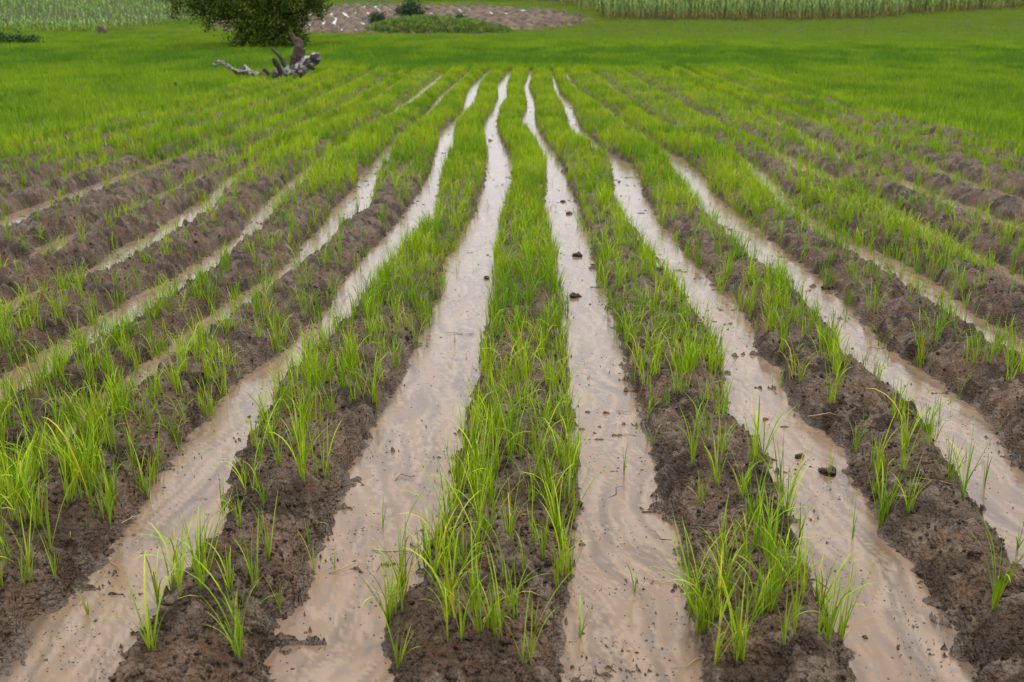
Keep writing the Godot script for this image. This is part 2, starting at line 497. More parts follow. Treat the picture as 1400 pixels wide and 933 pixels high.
func build_field() -> void:
	var cols := 760
	var d0 := 1.5
	var rows := int(log(47.0 / d0) / 0.0041)
	var v := PackedVector3Array()
	var col := PackedColorArray()
	var idx := PackedInt32Array()
	v.resize(rows * cols)
	col.resize(rows * cols)
	for r in rows:
		var d := d0 * exp(r * 0.0041)
		var half := 1.5 + 0.62 * d
		var e := shores(d)
		var y := level(d)
		var i := 0
		var n := e.size() / 2
		for c in cols:
			var x := half * (2.0 * c / (cols - 1) - 1.0)
			while i < n and x >= e[2 * i + 1]:
				i += 1
			var s := 0.0
			if i == n:
				s = x - e[2 * n - 1]
			elif x > e[2 * i]:
				s = -minf(x - e[2 * i], e[2 * i + 1] - x)
			elif i == 0:
				s = e[0] - x
			else:
				s = minf(x - e[2 * i - 1], e[2 * i] - x)
			v[r * cols + c] = Vector3(x, y + relief(x, d, s), -d)
			col[r * cols + c] = tone_of(x, d).lerp(Color(0.2, 0.158, 0.128), 0.85 * smoothstep(0.03, -0.01, s + 0.05 * n_tone2.get_noise_2d(x * 1.7, d * 1.2) + 0.02 * n_fine.get_noise_2d(x, d)))
	for r in rows - 1:
		for c in cols - 1:
			var a := r * cols + c
			idx.append_array(PackedInt32Array([a, a + cols, a + 1, a + 1, a + cols, a + cols + 1]))
	one("field_soil", mesh_of(v, idx, col, smooth_normals(v, idx)), mud, "brown mud field ridged into parallel planting rows", "", "", "structure")


func build_water() -> void:
	var cols := 600
	var d0 := 1.5
	var k := 0.0052
	var rows := int(log(44.5 / d0) / k)
	var at := PackedInt32Array()
	var v := PackedVector3Array()
	var col := PackedColorArray()
	var idx := PackedInt32Array()
	at.resize(rows * cols)
	at.fill(-1)
	for r in rows:
		var d := d0 * exp(r * k)
		var half := 1.5 + 0.62 * d
		var e := shores(d)
		var y := level(d)
		var i := 0
		var n := e.size() / 2
		for c in cols:
			var x := half * (2.0 * c / (cols - 1) - 1.0)
			while i < n and x >= e[2 * i + 1]:
				i += 1
			var s := 1.0
			if i < n and x > e[2 * i]:
				s = -1.0
			else:
				if i < n:
					s = minf(s, e[2 * i] - x)
				if i > 0:
					s = minf(s, x - e[2 * i - 1])
			if s > 0.1 or absf(x) > PLOT_HALF:
				continue
			at[r * cols + c] = v.size()
			v.append(Vector3(x, y + 0.0003 * n_lump.get_noise_2d(x * 0.6, d * 1.6), -d))
			var wx := x + 0.16 * n_warp.get_noise_2d(x * 0.6, d * 0.6) + 0.006 * n_lump.get_noise_2d(x, d)
			var wd := d + 0.3 * n_warp.get_noise_2d(x + 90.0, d)
			var a := n_swirl.get_noise_2d(wx * 6.0, wd * 0.7)
			var b := n_swirl2.get_noise_2d(wx * 15.0 + 30.0, wd * 1.1)
			var t := Color(0.19, 0.125, 0.078).lerp(Color(0.142, 0.098, 0.067), clampf(0.45 + 1.6 * a, 0, 1))
			t = t.lerp(Color(0.24, 0.17, 0.115), 0.75 * smoothstep(0.05, 0.45, b))
			t = t.lerp(Color(0.112, 0.08, 0.06), 0.75 * smoothstep(0.16, 0.5, -b + 0.35 * a))
			t = t.lerp(Color(0.255, 0.186, 0.13), 0.75 * smoothstep(0.12, 0.4, n_swirl2.get_noise_2d(wx * 36.0 + 5.0 * a, wd * 0.9 - 20.0)))
			t = t.lerp(Color(0.205, 0.127, 0.083), 0.5 * smoothstep(0.2, 0.55, n_swirl2.get_noise_2d(wx * 3.0 - 60.0, wd * 0.9)))
			t = t.lerp(Color(0.15, 0.12, 0.1), 0.6 * smoothstep(0.24, 0.5, n_tone2.get_noise_2d(x * 1.5, d * 0.8) + 0.25 * n_fine.get_noise_2d(x, d)))
			col.append(t)
	for r in rows - 1:
		for c in cols - 1:
			var a := at[r * cols + c]
			var b := at[r * cols + c + 1]
			var e := at[(r + 1) * cols + c]
			var f := at[(r + 1) * cols + c + 1]
			if a >= 0 and e >= 0 and b >= 0:
				idx.append_array(PackedInt32Array([a, e, b]))
			if b >= 0 and e >= 0 and f >= 0:
				idx.append_array(PackedInt32Array([b, e, f]))
	one("water", mesh_of(v, idx, col, smooth_normals(v, idx)), silt, "shallow tan muddy water filling the furrows between ridges", "", "", "structure")


func build_land() -> void:
	# the wide sheet of ground that carries everything to the horizon; under the near field it lies lower
	var ds := []
	var d := -80.0
	while d < 700.0:
		ds.append(d)
		d += 8.0 if d < 0.0 else (2.0 if d < 140.0 else 14.0)
	var xs := []
	for i in 121:
		var t := i / 60.0 - 1.0
		xs.append(signf(t) * (60.0 * absf(t) + 440.0 * pow(absf(t), 4.0)))
	var v := PackedVector3Array()
	var col := PackedColorArray()
	var idx := PackedInt32Array()
	for dd in ds:
		for x in xs:
			var under := 0.35 * (1.0 - smoothstep(44.5, 46.5, dd))
			var y := level(dd) + 0.05 - under + 0.4 * smoothstep(95.0, 130.0, dd) * n_wide.get_noise_2d(x, dd)
			v.append(Vector3(x, y, -dd))
			var t := n_wide.get_noise_2d(x * 2.0, dd * 2.0)
			var g := Color(0.075, 0.1, 0.024).lerp(Color(0.05, 0.075, 0.02), clampf(0.5 + t, 0, 1))
			col.append(g)
	var n := xs.size()
	for r in ds.size() - 1:
		for c in n - 1:
			var a := r * n + c
			idx.append_array(PackedInt32Array([a, a + n, a + 1, a + 1, a + n, a + n + 1]))
	one("ground", mesh_of(v, idx, col, smooth_normals(v, idx)), soil, "green sloping farmland rising towards the horizon", "", "", "structure")


# ---------------------------------------------------------------- rice
func in_view(x: float, d: float) -> bool:
	return absf(x) < 0.525 * d + 0.3 and d > 2.35


func tint_at(x: float, d: float) -> Color:
	var t := clampf(0.5 + 0.9 * n_wide.get_noise_2d(x * 4.0, d * 4.0) + rng.randf_range(-0.35, 0.35), 0.0, 1.0)
	var c: Color = leaf_tints[2].lerp(leaf_tints[1], t)
	if rng.randf() < 0.06:
		c = c.lerp(leaf_tints[4], rng.randf_range(0.2, 0.6))
	return c


func tuft(leaves: int, tall: float, seg: int, folded: bool, spread_r: float, width: float) -> ArrayMesh:
	var v := PackedVector3Array()
	for i in leaves:
		var a := rng.randf() * TAU
		var r := spread_r * sqrt(rng.randf())
		var at := Vector3(cos(a) * r, -0.015, sin(a) * r)
		var lean := rng.randf_range(0.02, 0.32)
		var curl := rng.randf_range(0.05, 0.7) if rng.randf() < 0.7 else rng.randf_range(0.9, 2.4)
		blade(v, at, rng.randf() * TAU, tall * rng.randf_range(0.55, 1.1), width * rng.randf_range(0.7, 1.2), lean, curl, seg, folded, rng.randf_range(-0.8, 0.8))
	return soup(v)


func growth(k: int, d: float) -> float:
	if GROWTH.has(k):
		return sample(GROWTH[k], 2, d, 1)
	return 0.7


func build_rice() -> void:
	var spots := []      # x, d, size, leaves, in water
	for k in range(FIRST, LAST):
		var d := 2.0
		while d < PLOT_END + 1.0:
			var e := shores(d)
			var a: float = e[2 * (k - FIRST) + 1]
			var b: float = e[2 * (k - FIRST) + 2]
			var g := growth(k, d)
			if k >= 5:
				g = maxf(g, 0.95 * smoothstep(20.0, 29.0, d))
			var per_metre := 62.0 if d < 4.5 else (72.0 if d < 16.0 else 56.0)
			if absf(k - 1.0) > 2.5 and d > 8.0:
				g = minf(1.0, g + 0.09)
			d += -log(1.0 - rng.randf()) / (per_metre * 1.5)
			if absf((a + b) * 0.5) > 0.62 * d + 1.2:
				continue
			var x := rng.randf_range(a - 0.02, b + 0.02)
			if d > 12.0:
				x = rng.randf_range(a + 0.03, b - 0.03) if absf(k - 1.0) < 4.0 else rng.randf_range(a - 0.03, b + 0.03)
			var n := 0.5 + 0.5 * n_grow.get_noise_2d(x * 1.5, d * 1.1) * 1.5
			var want := clampf(g * 1.25 - 0.12 + (n - 0.5) * 2.1, 0.0, 1.0) * minf(1.0, g * 1.15 + 0.04) * (0.75 if d < 7.0 and k >= 0 else 1.0) + 0.02
			if d > 9.0:
				want = maxf(want, 0.9 * smoothstep(0.8, 0.98, g))
			if d > 15.0:
				want = maxf(want, smoothstep(17.0, 30.0, d) * 0.75 * g)
			if rng.randf() < want:
				spots.append([x, d, false])
	# lone seedlings standing in the water, and rice filling the furrows far off
	for k in range(FIRST, LAST + 1):
		var d := 2.0
		while d < PLOT_END + 1.0:
			var far := smoothstep(20.0, 42.0, d)
			d += -log(1.0 - rng.randf()) / (lerpf(5.0, 9.0, far) if absf(k - 1.5) < 3.0 else 8.0)
			var e := shores(d)
			if absf(e[2 * (k - FIRST)]) > 0.62 * d + 1.2:
				continue
			var side := absf(k - 0.5) > 3.0
			if rng.randf() < (0.85 if side else 0.3):
				spots.append([rng.randf_range(e[2 * (k - FIRST)], e[2 * (k - FIRST) + 1]), d, true])
	spots.sort_custom(func(p, q): return p[1] < q[1])

	# the blades of which the near plants are put together
	var leaf_meshes := []
	for i in 26:
		var v := PackedVector3Array()
		var kind := i % 5
		var curl := [0.12, 0.3, 0.55, 0.95, 1.75][kind] as float
		blade(v, Vector3.ZERO, 0.0, rng.randf_range(0.9, 1.1), rng.randf_range(0.019, 0.028) * (0.9 if kind < 3 else 1.05), 0.0, curl * rng.randf_range(0.85, 1.15), 7, true, rng.randf_range(-0.7, 0.7))
		leaf_meshes.append(soup(v))
	var stem_meshes := []
	for i in 4:
		var v := PackedVector3Array()
		tube(v, [Vector3(0, -0.02, 0), Vector3(0.002, 0.03, 0.001), Vector3(0.005, 0.06, 0.002), Vector3(0.009, 0.1, 0.003)], [0.0034, 0.0028, 0.0016, 0.0003], 5)
		stem_meshes.append(soup(v))
	var stem_mat: StandardMaterial3D = crop.duplicate()
	stem_mat.vertex_color_use_as_albedo = false
	stem_mat.albedo_color = lin(0.24, 0.33, 0.04)

	var built := 0
	var rest := []
	for s in spots:
		if built < 300 and in_view(s[0], s[1]):
			built += 1
			near_plant(s, leaf_meshes, stem_meshes, stem_mat)
		elif in_view(s[0], s[1]) or s[1] > 3.0:
			rest.append(s)
	var crop_root := Node3D.new()
	add(crop_root, "rice_crop", "bright green young rice growing along all the ridges", "rice", "", "stuff")
	var kinds := []
	for i in 5:
		kinds.append(tuft(11, 0.25, 5, true, 0.028, 0.006))
	for i in 3:
		kinds.append(tuft(4, 0.2, 5, true, 0.008, 0.0055))
	for i in 5:
		kinds.append(tuft(13, 0.25, 3, false, 0.06, 0.0095))
	var places := []
	var tints := []
	for k in kinds:
		places.append([])
		tints.append([])
	for s in rest:
		var x: float = s[0]
		var d: float = s[1]
		var k := rng.randi_range(0, 4) if d < 16.0 else rng.randi_range(8, 12)
		if s[2] or (d < 16.0 and rng.randf() < 0.3):
			k = rng.randi_range(5, 7)
		var y := ground(x, d)
		var size := rng.randf_range(0.6, 1.2) * (0.8 if s[2] else 1.0) * (1.0 - 0.2 * smoothstep(14.0, 26.0, d) * (1.0 if absf(x) < 5.0 else 0.4))
		size *= 0.78 + 0.35 * (0.5 + 0.5 * n_grow.get_noise_2d(x + 60.0, d))
		places[k].append(Transform3D(Basis(Vector3.UP, rng.randf() * TAU).scaled(Vector3(size, size, size)), Vector3(x, y, -d)))
		tints[k].append(tint_at(x, d))
	for k in kinds.size():
		if places[k].size():
			spread(crop_root, "rice_tuft", kinds[k], crop, places[k], tints[k])
	print("rice: ", spots.size(), " near ", built)


func near_plant(s: Array, leaf_meshes: Array, stem_meshes: Array, stem_mat: Material) -> void:
	var x: float = s[0]
	var d: float = s[1]
	var root := Node3D.new()
	var lone: bool = s[2]
	var n := rng.randi_range(3, 4) if lone else rng.randi_range(5, 13)
	var tall := rng.randf_range(0.12, 0.22) if lone else rng.randf_range(0.15, 0.31)
	var yellow := rng.randf() < 0.12
	var y := ground(x, d)
	root.position = Vector3(x, y, -d)
	var number: String = ["three", "four", "five", "six", "seven", "eight", "nine", "ten", "eleven", "twelve", "thirteen"][n - 3]
	var words := "lone rice seedling of %s thin leaves standing in the muddy furrow water" % number
	var grp := "lone rice seedlings in the furrow water"
	if not lone:
		grp = "rice plants along the ridges"
		var spot := "at the ridge's wet edge" if shore_of(x, d).x < 0.1 else "on a mud ridge's top"
		words = "%s green rice plant of %s leaves%s %s" % ["short" if tall < 0.2 else ("tall" if tall > 0.26 else "middling"), number, ", one yellowed," if yellow else "", spot]
	add(root, "rice_plant", words, "rice plant", grp)
	var stems := maxi(1, n / 3)
	var feet := []
	for i in stems:
		var a := rng.randf() * TAU
		var r := 0.0 if i == 0 else rng.randf_range(0.006, 0.022)
		var f := Vector3(cos(a) * r, 0, sin(a) * r)
		var o := part("stem", stem_meshes[rng.randi() % stem_meshes.size()], stem_mat, root)
		o.transform = Transform3D(Basis(Vector3.UP, rng.randf() * TAU) * Basis(Vector3.BACK, rng.randf_range(-0.18, 0.18)), f)
		feet.append(f)
	var base_mat := rng.randi_range(0, 2)
	for i in n:
		var f: Vector3 = feet[i % stems]
		var up := rng.randf_range(0.0, 0.045)
		var o := part("leaf", leaf_meshes[rng.randi() % leaf_meshes.size()], leaf_mats[base_mat if rng.randf() < 0.6 else (rng.randi_range(0, 3) if rng.randf() < 0.96 else 4)], root)
		if yellow and i == 0:
			o.material_override = leaf_mats[4]
		var len := tall * rng.randf_range(0.6, 1.12)
		var b := Basis(Vector3.UP, rng.randf() * TAU) * Basis(Vector3.BACK, -rng.randf_range(0.03, 0.42))
		o.transform = Transform3D(b.scaled_local(Vector3(len, len, maxf(len, 0.19))), f + Vector3(0, up - 0.01, 0))


func is_brown(x: float, d: float) -> bool:
	return pow((x + 10.0) / 16.5, 2.0) + pow((d - 93.5) / 17.0, 2.0) < 1.0


func corn_line(x: float) -> float:
	if x > 4.0:
		return 90.5 + 14.0 * smoothstep(24.0, 52.0, x) + 2.4 * n_wide.get_noise_2d(x * 4.0, 5.0)
	if x < -22.0:
		return 78.0 + 22.0 * smoothstep(-31.5, -24.0, x)
	return 116.0


func build_far_grass() -> void:
	# the unridged rice beyond the rows and beside them
	var kinds := []
	for i in 5:
		var v := PackedVector3Array()
		for k in 34:
			var at := Vector3(rng.randf_range(-0.3, 0.3), -0.02, rng.randf_range(-0.3, 0.3))
			blade(v, at, rng.randf() * TAU, rng.randf_range(0.14, 0.27), rng.randf_range(0.01, 0.017), rng.randf_range(0.0, 0.3), rng.randf_range(0.1, 0.9), 3, false)
		kinds.append(soup(v))
	var places := [[], [], [], [], []]
	var tints := [[], [], [], [], []]
	var d := 12.0
	var yellow := Color(0.225, 0.35, 0.01)
	var deep := Color(0.095, 0.215, 0.01)
	var olive := Color(0.185, 0.265, 0.025)
	while d < 118.0:
		d += 1.0 / (1.2 * (2.0 * (0.62 * d + 3.0)) * (11.0 if d < 46.0 else 8.0))*1.0
		var x := rng.randf_range(-1.0, 1.0) * (0.6 * d + 2.0)
		var wob := 2.2 * n_wide.get_noise_2d(x * 2.5, d * 2.5)
		if d < PLOT_END - 1.0 + wob * 0.8 and absf(x) < PLOT_HALF - 0.5 + 0.5 * wob:
			continue
		if d > (corn_line(x) + (1.5 if x > -22.0 else 9.0) if x < 4.0 or x > 11.0 else 117.0) or (is_brown(x, d) and d > 75.0 and not (d < 90.0 and n_wide.get_noise_2d(x * 5.0, d * 4.0) > 0.12 and rng.randf() < 0.7 and pow((x + 10.0) / 16.5, 2.0) + pow((d - 93.5) / 17.0, 2.0) > 0.7)):
			continue
		if n_grow.get_noise_2d(x * 0.3, d * 0.2) > 0.5 and rng.randf() < 0.7:
			continue
		if d < 30.0 and n_grow.get_noise_2d(x * 0.6, d * 0.6 + 70.0) > 0.42 and rng.randf() < 0.8:
			continue
		var band := smoothstep(41.0, 46.0, d + wob) * (1.0 - smoothstep(54.0, 60.0, d + 2.0 * wob))
		var c := yellow.lerp(deep, clampf(0.25 + 0.55 * band + 0.9 * n_wide.get_noise_2d(x * 3.0, d * 1.6) + 0.45 * n_grow.get_noise_2d(x * 0.25, d * 0.12) + rng.randf_range(-0.25, 0.25), 0, 1))
		c = c.lerp(olive, 0.75 * smoothstep(62.0, 70.0, d + 2.0 * wob) * (0.4 + 0.6 * smoothstep(-4.0, 6.0, x)))
		var k := rng.randi_range(0, 4)
		var size := rng.randf_range(0.8, 1.25) * (1.0 + 0.35 * n_grow.get_noise_2d(x * 0.5, d * 0.3))
		if d > 76.0:
			size *= 0.75
		places[k].append(Transform3D(Basis(Vector3.UP, rng.randf() * TAU).scaled(Vector3(size, size * rng.randf_range(0.8, 1.15), size)), Vector3(x, level(d) + 0.05, -d)))
		tints[k].append(c)
	var root := Node3D.new()
	add(root, "rice_meadow", "dense carpet of green rice beyond the ridged rows", "rice", "", "stuff")
	var total := 0
	for k in 5:
		total += places[k].size()
		spread(root, "rice_patch", kinds[k], crop, places[k], tints[k])
	print("meadow ", total)


# ---------------------------------------------------------------- maize
func corn_mesh(tall: float, dry: float) -> ArrayMesh:
	var v := PackedVector3Array()
	var col := PackedColorArray()
	tube(v, [Vector3(0, -0.05, 0), Vector3(0.01, tall * 0.5, 0), Vector3(0, tall * 0.9, 0.01)], [0.016, 0.013, 0.005], 5)
	var green := Color(0.17, 0.24, 0.07)
	for i in v.size():
		col.append(green.lerp(Color(0.3, 0.2, 0.07), dry * 0.7))
	var a0 := rng.randf() * TAU
	for i in 10:
		var t := (i + 1.0) / 10.5
		var was := v.size()
		blade(v, Vector3(0, tall * t * 0.85, 0), a0 + PI * i + rng.randf_range(-0.6, 0.6), tall * rng.randf_range(0.36, 0.5) * (1.0 - 0.3 * absf(t - 0.5)), 0.085, rng.randf_range(0.3, 0.6), rng.randf_range(0.9, 1.9), 4, false)
		var c := Color(0.15, 0.24, 0.065).lerp(Color(0.22, 0.32, 0.1), rng.randf())
		if t < 0.37 * dry and rng.randf() < 0.85:
			c = Color(0.36, 0.18, 0.045).lerp(Color(0.3, 0.25, 0.08), rng.randf())
		for k in v.size() - was:
			col.append(c)
	return soup(v, col)


func build_corn() -> void:
	var kinds := [corn_mesh(1.55, 1.0), corn_mesh(1.75, 1.0), corn_mesh(1.65, 0.7), corn_mesh(0.8, 0.25), corn_mesh(0.9, 0.3), corn_mesh(0.7, 0.2)]
	var m: StandardMaterial3D = crop.duplicate()
	m.roughness = 0.6
	var spots := []
	for side in 2:
		var row := 0
		while row < 62:
			var x0 := 4.5 if side == 0 else -64.0
			var x1 := 66.0 if side == 0 else -17.0
			var x := x0
			while x < x1:
				x += rng.randf_range(0.32, 0.6) * (1.0 if row < 14 else 1.3) * (1.0 if side == 0 else 1.5)
				var start := corn_line(x)
				var d := start + row * (0.62 if row < 20 else 0.85) + rng.randf_range(-0.15, 0.15)
				if (row < 3 and rng.randf() < 0.4) or d > 142.0 or is_brown(x, d) or absf(x) > 0.56 * d:
					continue
				if side == 0 and x < 8.0 and d < 116.0 - (8.0 - x) * 2.0 and is_brown(x - 2.5, d):
					continue
				spots.append([x, d, side])
			row += 1
	# more maize across the top of the slope behind the brown field
	for i in 2600:
		var x := rng.randf_range(-30.0, 12.0)
		var d := rng.randf_range(115.0, 142.0)
		if not is_brown(x, d):
			spots.append([x, d, 0 if x > -10.0 else 1])
	spots.sort_custom(func(p, q): return p[1] * (1.0 if p[2] == 0 else 1.7) < q[1] * (1.0 if q[2] == 0 else 1.7))
	var places := [[], [], [], [], [], []]
	var tints := [[], [], [], [], [], []]
	var built := 0
	var tinted := []
	for q in [Color(1, 1, 1), Color(0.85, 0.9, 0.8), Color(1.15, 1.12, 0.95), Color(1.3, 1.2, 1.1)]:
		var t: StandardMaterial3D = m.duplicate()
		t.albedo_color = Color(minf(q.r * 0.77, 1), minf(q.g * 0.77, 1), minf(q.b * 0.77, 1)).linear_to_srgb()
		tinted.append(t)
	for s in spots:
		var x: float = s[0]
		var d: float = s[1]
		var y := level(d) + 0.03 + 0.4 * smoothstep(95.0, 130.0, d) * n_wide.get_noise_2d(x, d)
		var k: int = rng.randi_range(0, 2) + (0 if s[2] == 0 else 3)
		var size := rng.randf_range(0.55, 1.15)
		var t := Transform3D((Basis(Vector3.UP, rng.randf() * TAU) * Basis(Vector3.BACK, 0.09 * rng.randfn())).scaled(Vector3(size, size, size)), Vector3(x, y, -d))
		if built < 300 and absf(x) < 0.51 * d and d < 105.0:
			built += 1
			var o := one("maize_plant", kinds[k], tinted[rng.randi_range(0, 3)], "%s maize plant with dried orange lower leaves at the field edge" % ["stout", "tall", "middling"][k % 3] if s[2] == 0 else "pale young maize plant at the rim of the grassy slope", "maize plant", "maize plants fronting the field edge" if s[2] == 0 else "pale maize plants along the slope")
			o.transform = t
		else:
			places[k].append(t)
			var g := rng.randf_range(0.75, 1.15) * (1.0 if s[2] == 0 else 1.35)
			tints[k].append(Color(g, g * rng.randf_range(0.95, 1.05), g * 0.9))
	var root := Node3D.new()
	add(root, "maize_crop", "tall pale green maize covering the far slopes", "maize", "", "stuff")
	for k in 6:
		if places[k].size():
			spread(root, "maize_stand", kinds[k], m, places[k], tints[k])
	print("corn ", spots.size())


# ---------------------------------------------------------------- brown field, mound, shrubs, tree
func build_brown_field() -> void:
	var v := PackedVector3Array()
	var col := PackedColorArray()
	var idx := PackedInt32Array()
	var wv := PackedVector3Array()
	var wcol := PackedColorArray()
	var widx := PackedInt32Array()
	var nx := 330
	var nd := 150
	for r in nd:
		var d := 75.5 + 36.0 * r / (nd - 1)
		for c in nx:
			var x := -27.5 + 35.0 * c / (nx - 1)
			var q := pow((x + 10.0) / 16.5, 2.0) + pow((d - 93.5) / 17.0, 2.0) + 0.4 * n_wide.get_noise_2d(x * 3.0, d * 3.0) + 0.15 * n_wide.get_noise_2d(x * 11.0, d * 9.0)
			var inside := smoothstep(1.02, 0.86, q)
			var across := x + 0.2 * d + 0.6 * n_wide.get_noise_2d(x * 2.0, d * 2.0)
			var wave := cos(TAU * across / 1.15)
			var y := level(d) + 0.03 + inside * (0.16 + 0.13 * wave + 0.02 * n_lump.get_noise_2d(x * 0.2, d * 0.2)) - (1.0 - inside) * 0.2
			v.append(Vector3(x, y, -d))
			var t := clampf(0.5 + 1.2 * n_tone.get_noise_2d(x * 0.4, d * 0.2) + 0.5 * n_tone2.get_noise_2d(x, d), 0, 1)
			col.append(Color(0.235, 0.17, 0.122).lerp(Color(0.11, 0.083, 0.064), t))
			wv.append(Vector3(x, level(d) + 0.05 + 0.1 * n_wide.get_noise_2d(x * 1.8, d * 1.6), -d))
			wcol.append(Color(0.36, 0.31, 0.28))
	for r in nd - 1:
		for c in nx - 1:
			var a := r * nx + c
			var x := -27.5 + 35.0 * c / (nx - 1)
			var d := 75.5 + 36.0 * r / (nd - 1)
			var quad := PackedInt32Array([a, a + nx, a + 1, a + 1, a + nx, a + nx + 1])
			idx.append_array(quad)
			if pow((x + 10.0) / 16.5, 2.0) + pow((d - 93.5) / 17.0, 2.0) < 0.82:
				widx.append_array(quad)
	one("ploughed_field", mesh_of(v, idx, col, smooth_normals(v, idx)), soil, "bare brown ploughed plot with wet furrows beyond the rice", "", "", "structure")
	one("furrow_water", mesh_of(wv, widx, wcol, smooth_normals(wv, widx)), silt, "pale water lying in the brown plot's furrows", "", "", "structure")


func leaf_cloud(v: PackedVector3Array, col: PackedColorArray, mid: Vector3, r: Vector3, n: int, size: float, dark: Color, bright: Color, hollow := 0.55) -> void:
	# clumps first, then leaves round each clump
	var left := n
	while left > 0:
		var p := Vector3(rng.randfn(), rng.randfn(), rng.randfn()).normalized()
		p *= lerpf(hollow, 1.0, sqrt(rng.randf())) * (1.0 + 0.14 * rng.randfn())
		var at := mid + p * r
		var c0 := dark.lerp(bright, pow(rng.randf(), 1.6))
		var clump := rng.randf_range(1.4, 3.0) * size
		for i in mini(left, rng.randi_range(14, 34)):
			left -= 1
			var q := at + Vector3(rng.randfn(), rng.randfn() * 0.8, rng.randfn()) * clump * 0.5
			var u := Vector3(rng.randfn(), rng.randfn() * 0.7 - 0.3, rng.randfn()).normalized()
			var w := u.cross(Vector3(rng.randfn(), rng.randfn() + 0.8, rng.randfn())).normalized()
			var l := size * rng.randf_range(0.6, 1.2)
			var h := l * 0.28
			v.append_array(PackedVector3Array([q, q + u * l * 0.5 + w * h, q + u * l, q, q + u * l, q + u * l * 0.5 - w * h]))
			var c := c0 * rng.randf_range(0.8, 1.2)
			for k in 6:
				col.append(c)


func build_tree() -> void:
	var root := Node3D.new()
	root.position = Vector3(-13.7, level(58.5) + 0.05, -58.5)
	add(root, "tree", "dense dark leafy tree with low boughs behind the fallen trunk", "tree")
	var bark := StandardMaterial3D.new()
	bark.albedo_color = lin(0.06, 0.047, 0.036)
	bark.roughness = 0.95
	bark.uv1_triplanar = true
	bark.albedo_texture = mud.albedo_texture
	var leaf: StandardMaterial3D = crop.duplicate()
	leaf.backlight = Color(0.45, 0.5, 0.16)
	leaf.roughness = 0.55
	var nz := noise(51, 1.4, 2)
	var v := PackedVector3Array()
	var f := fine_path([Vector3(0.1, -0.2, 0), Vector3(0.0, 1.2, 0.1), Vector3(-0.3, 2.6, 0), Vector3(-0.6, 4.4, 0.2)], [0.42, 0.3, 0.22, 0.09], 6)
	tube(v, f[0], f[1], 10, 0.3, nz)
	part("trunk", soup(v), bark, root)
	for b in [[Vector3(0, 0.1, 0), Vector3(0.9, 1.2, 0.2), Vector3(2.0, 2.6, 0.3), Vector3(2.9, 3.3, 0.2)], [Vector3(0, 0.2, 0), Vector3(-0.8, 1.2, 0.4), Vector3(-2.2, 2.3, 0.5), Vector3(-4.4, 3.0, 0.4)], [Vector3(0.1, 0.1, 0.2), Vector3(0.5, 1.0, 0.9), Vector3(0.9, 2.2, 1.5), Vector3(1.2, 3.6, 2.0)], [Vector3(-0.1, 0.3, 0), Vector3(-0.5, 1.4, -0.7), Vector3(-1.2, 3.0, -1.4), Vector3(-2.0, 4.8, -1.8)], [Vector3(0.2, 0.1, 0.1), Vector3(0.8, 0.7, 0.8), Vector3(1.3, 1.3, 1.3), Vector3(1.7, 1.6, 1.6)]]:
		v = PackedVector3Array()
		f = fine_path(b, [0.2, 0.14, 0.09, 0.03], 5)
		tube(v, f[0], f[1], 7, 0.3, nz)
		part("limb", soup(v), bark, root)
	v = PackedVector3Array()
	var col := PackedColorArray()
	var dark := Color(0.035, 0.065, 0.011)
	var bright := Color(0.19, 0.265, 0.03)
	for b in [[-0.7, 0.35, 0.3, 1.5, 0.45, 1.1, 4500], [0.9, 0.4, 0.3, 1.3, 0.5, 1.0, 4500], [0.1, 0.75, 0.0, 1.75, 0.75, 1.5, 9000], [0.1, 1.6, 0.1, 2.2, 0.9, 1.9, 9000], [-1.3, 2.8, 0.0, 2.9, 1.2, 2.5, 11000], [1.3, 2.9, 0.2, 2.0, 1.2, 2.1, 8000], [-4.2, 2.85, 0.3, 1.5, 0.75, 1.2, 3200], [2.5, 2.9, 0.2, 1.15, 1.0, 1.2, 2800], [-0.9, 5.0, 0.0, 4.2, 2.1, 3.3, 16000], [-4.95, 1.95, 0.4, 0.3, 0.5, 0.3, 260], [2.95, 1.85, 0.2, 0.35, 0.4, 0.3, 300], [-3.1, 1.35, 0.6, 0.3, 0.4, 0.3, 260], [-3.6, 2.0, 0.5, 0.7, 0.4, 0.6, 700], [-2.3, 1.8, 0.4, 0.7, 0.5, 0.7, 900]]:
		leaf_cloud(v, col, Vector3(b[0], b[1], b[2]), Vector3(b[3], b[4], b[5]), b[6], 0.15, dark, bright, 0.35)
	part("crown", soup(v, col), leaf, root)

	# low dark shrub
	for s in [[-29.6, 62.5, 1.3, 0.35], [-31.2, 62.8, 1.4, 0.4]]:
		var sh := Node3D.new()
		sh.position = Vector3(s[0], level(s[1]) + 0.05, -s[1])
		add(sh, "shrub", "low dark green shrub at the grass edge before pale maize", "shrub", "low shrubs by the pale maize")
		v = PackedVector3Array()
		col = PackedColorArray()
		leaf_cloud(v, col, Vector3(0, s[3] * 0.8, 0), Vector3(s[2], s[3], 0.8), 2600, 0.12, Color(0.03, 0.065, 0.018), Color(0.07, 0.13, 0.03), 0.2)
		part("foliage", soup(v, col), leaf, sh)
		v = PackedVector3Array()
		tube(v, [Vector3(0, -0.1, 0), Vector3(0.05, 0.2, 0), Vector3(0.1, 0.4, 0.05)], [0.05, 0.035, 0.015], 6)
		part("stem", soup(v), bark, sh)

	# the grassy mound in front of the brown plot, with a bush on it
	var mound := Node3D.new()
	mound.position = Vector3(-5.6, level(80.0), -80.0)
	add(mound, "grass_mound", "low weedy green mound in front of the brown ploughed plot", "mound")
	var mv := PackedVector3Array()
	var midx := PackedInt32Array()
	var mcol := PackedColorArray()
	var places := [[], []]
	var tints := [[], []]
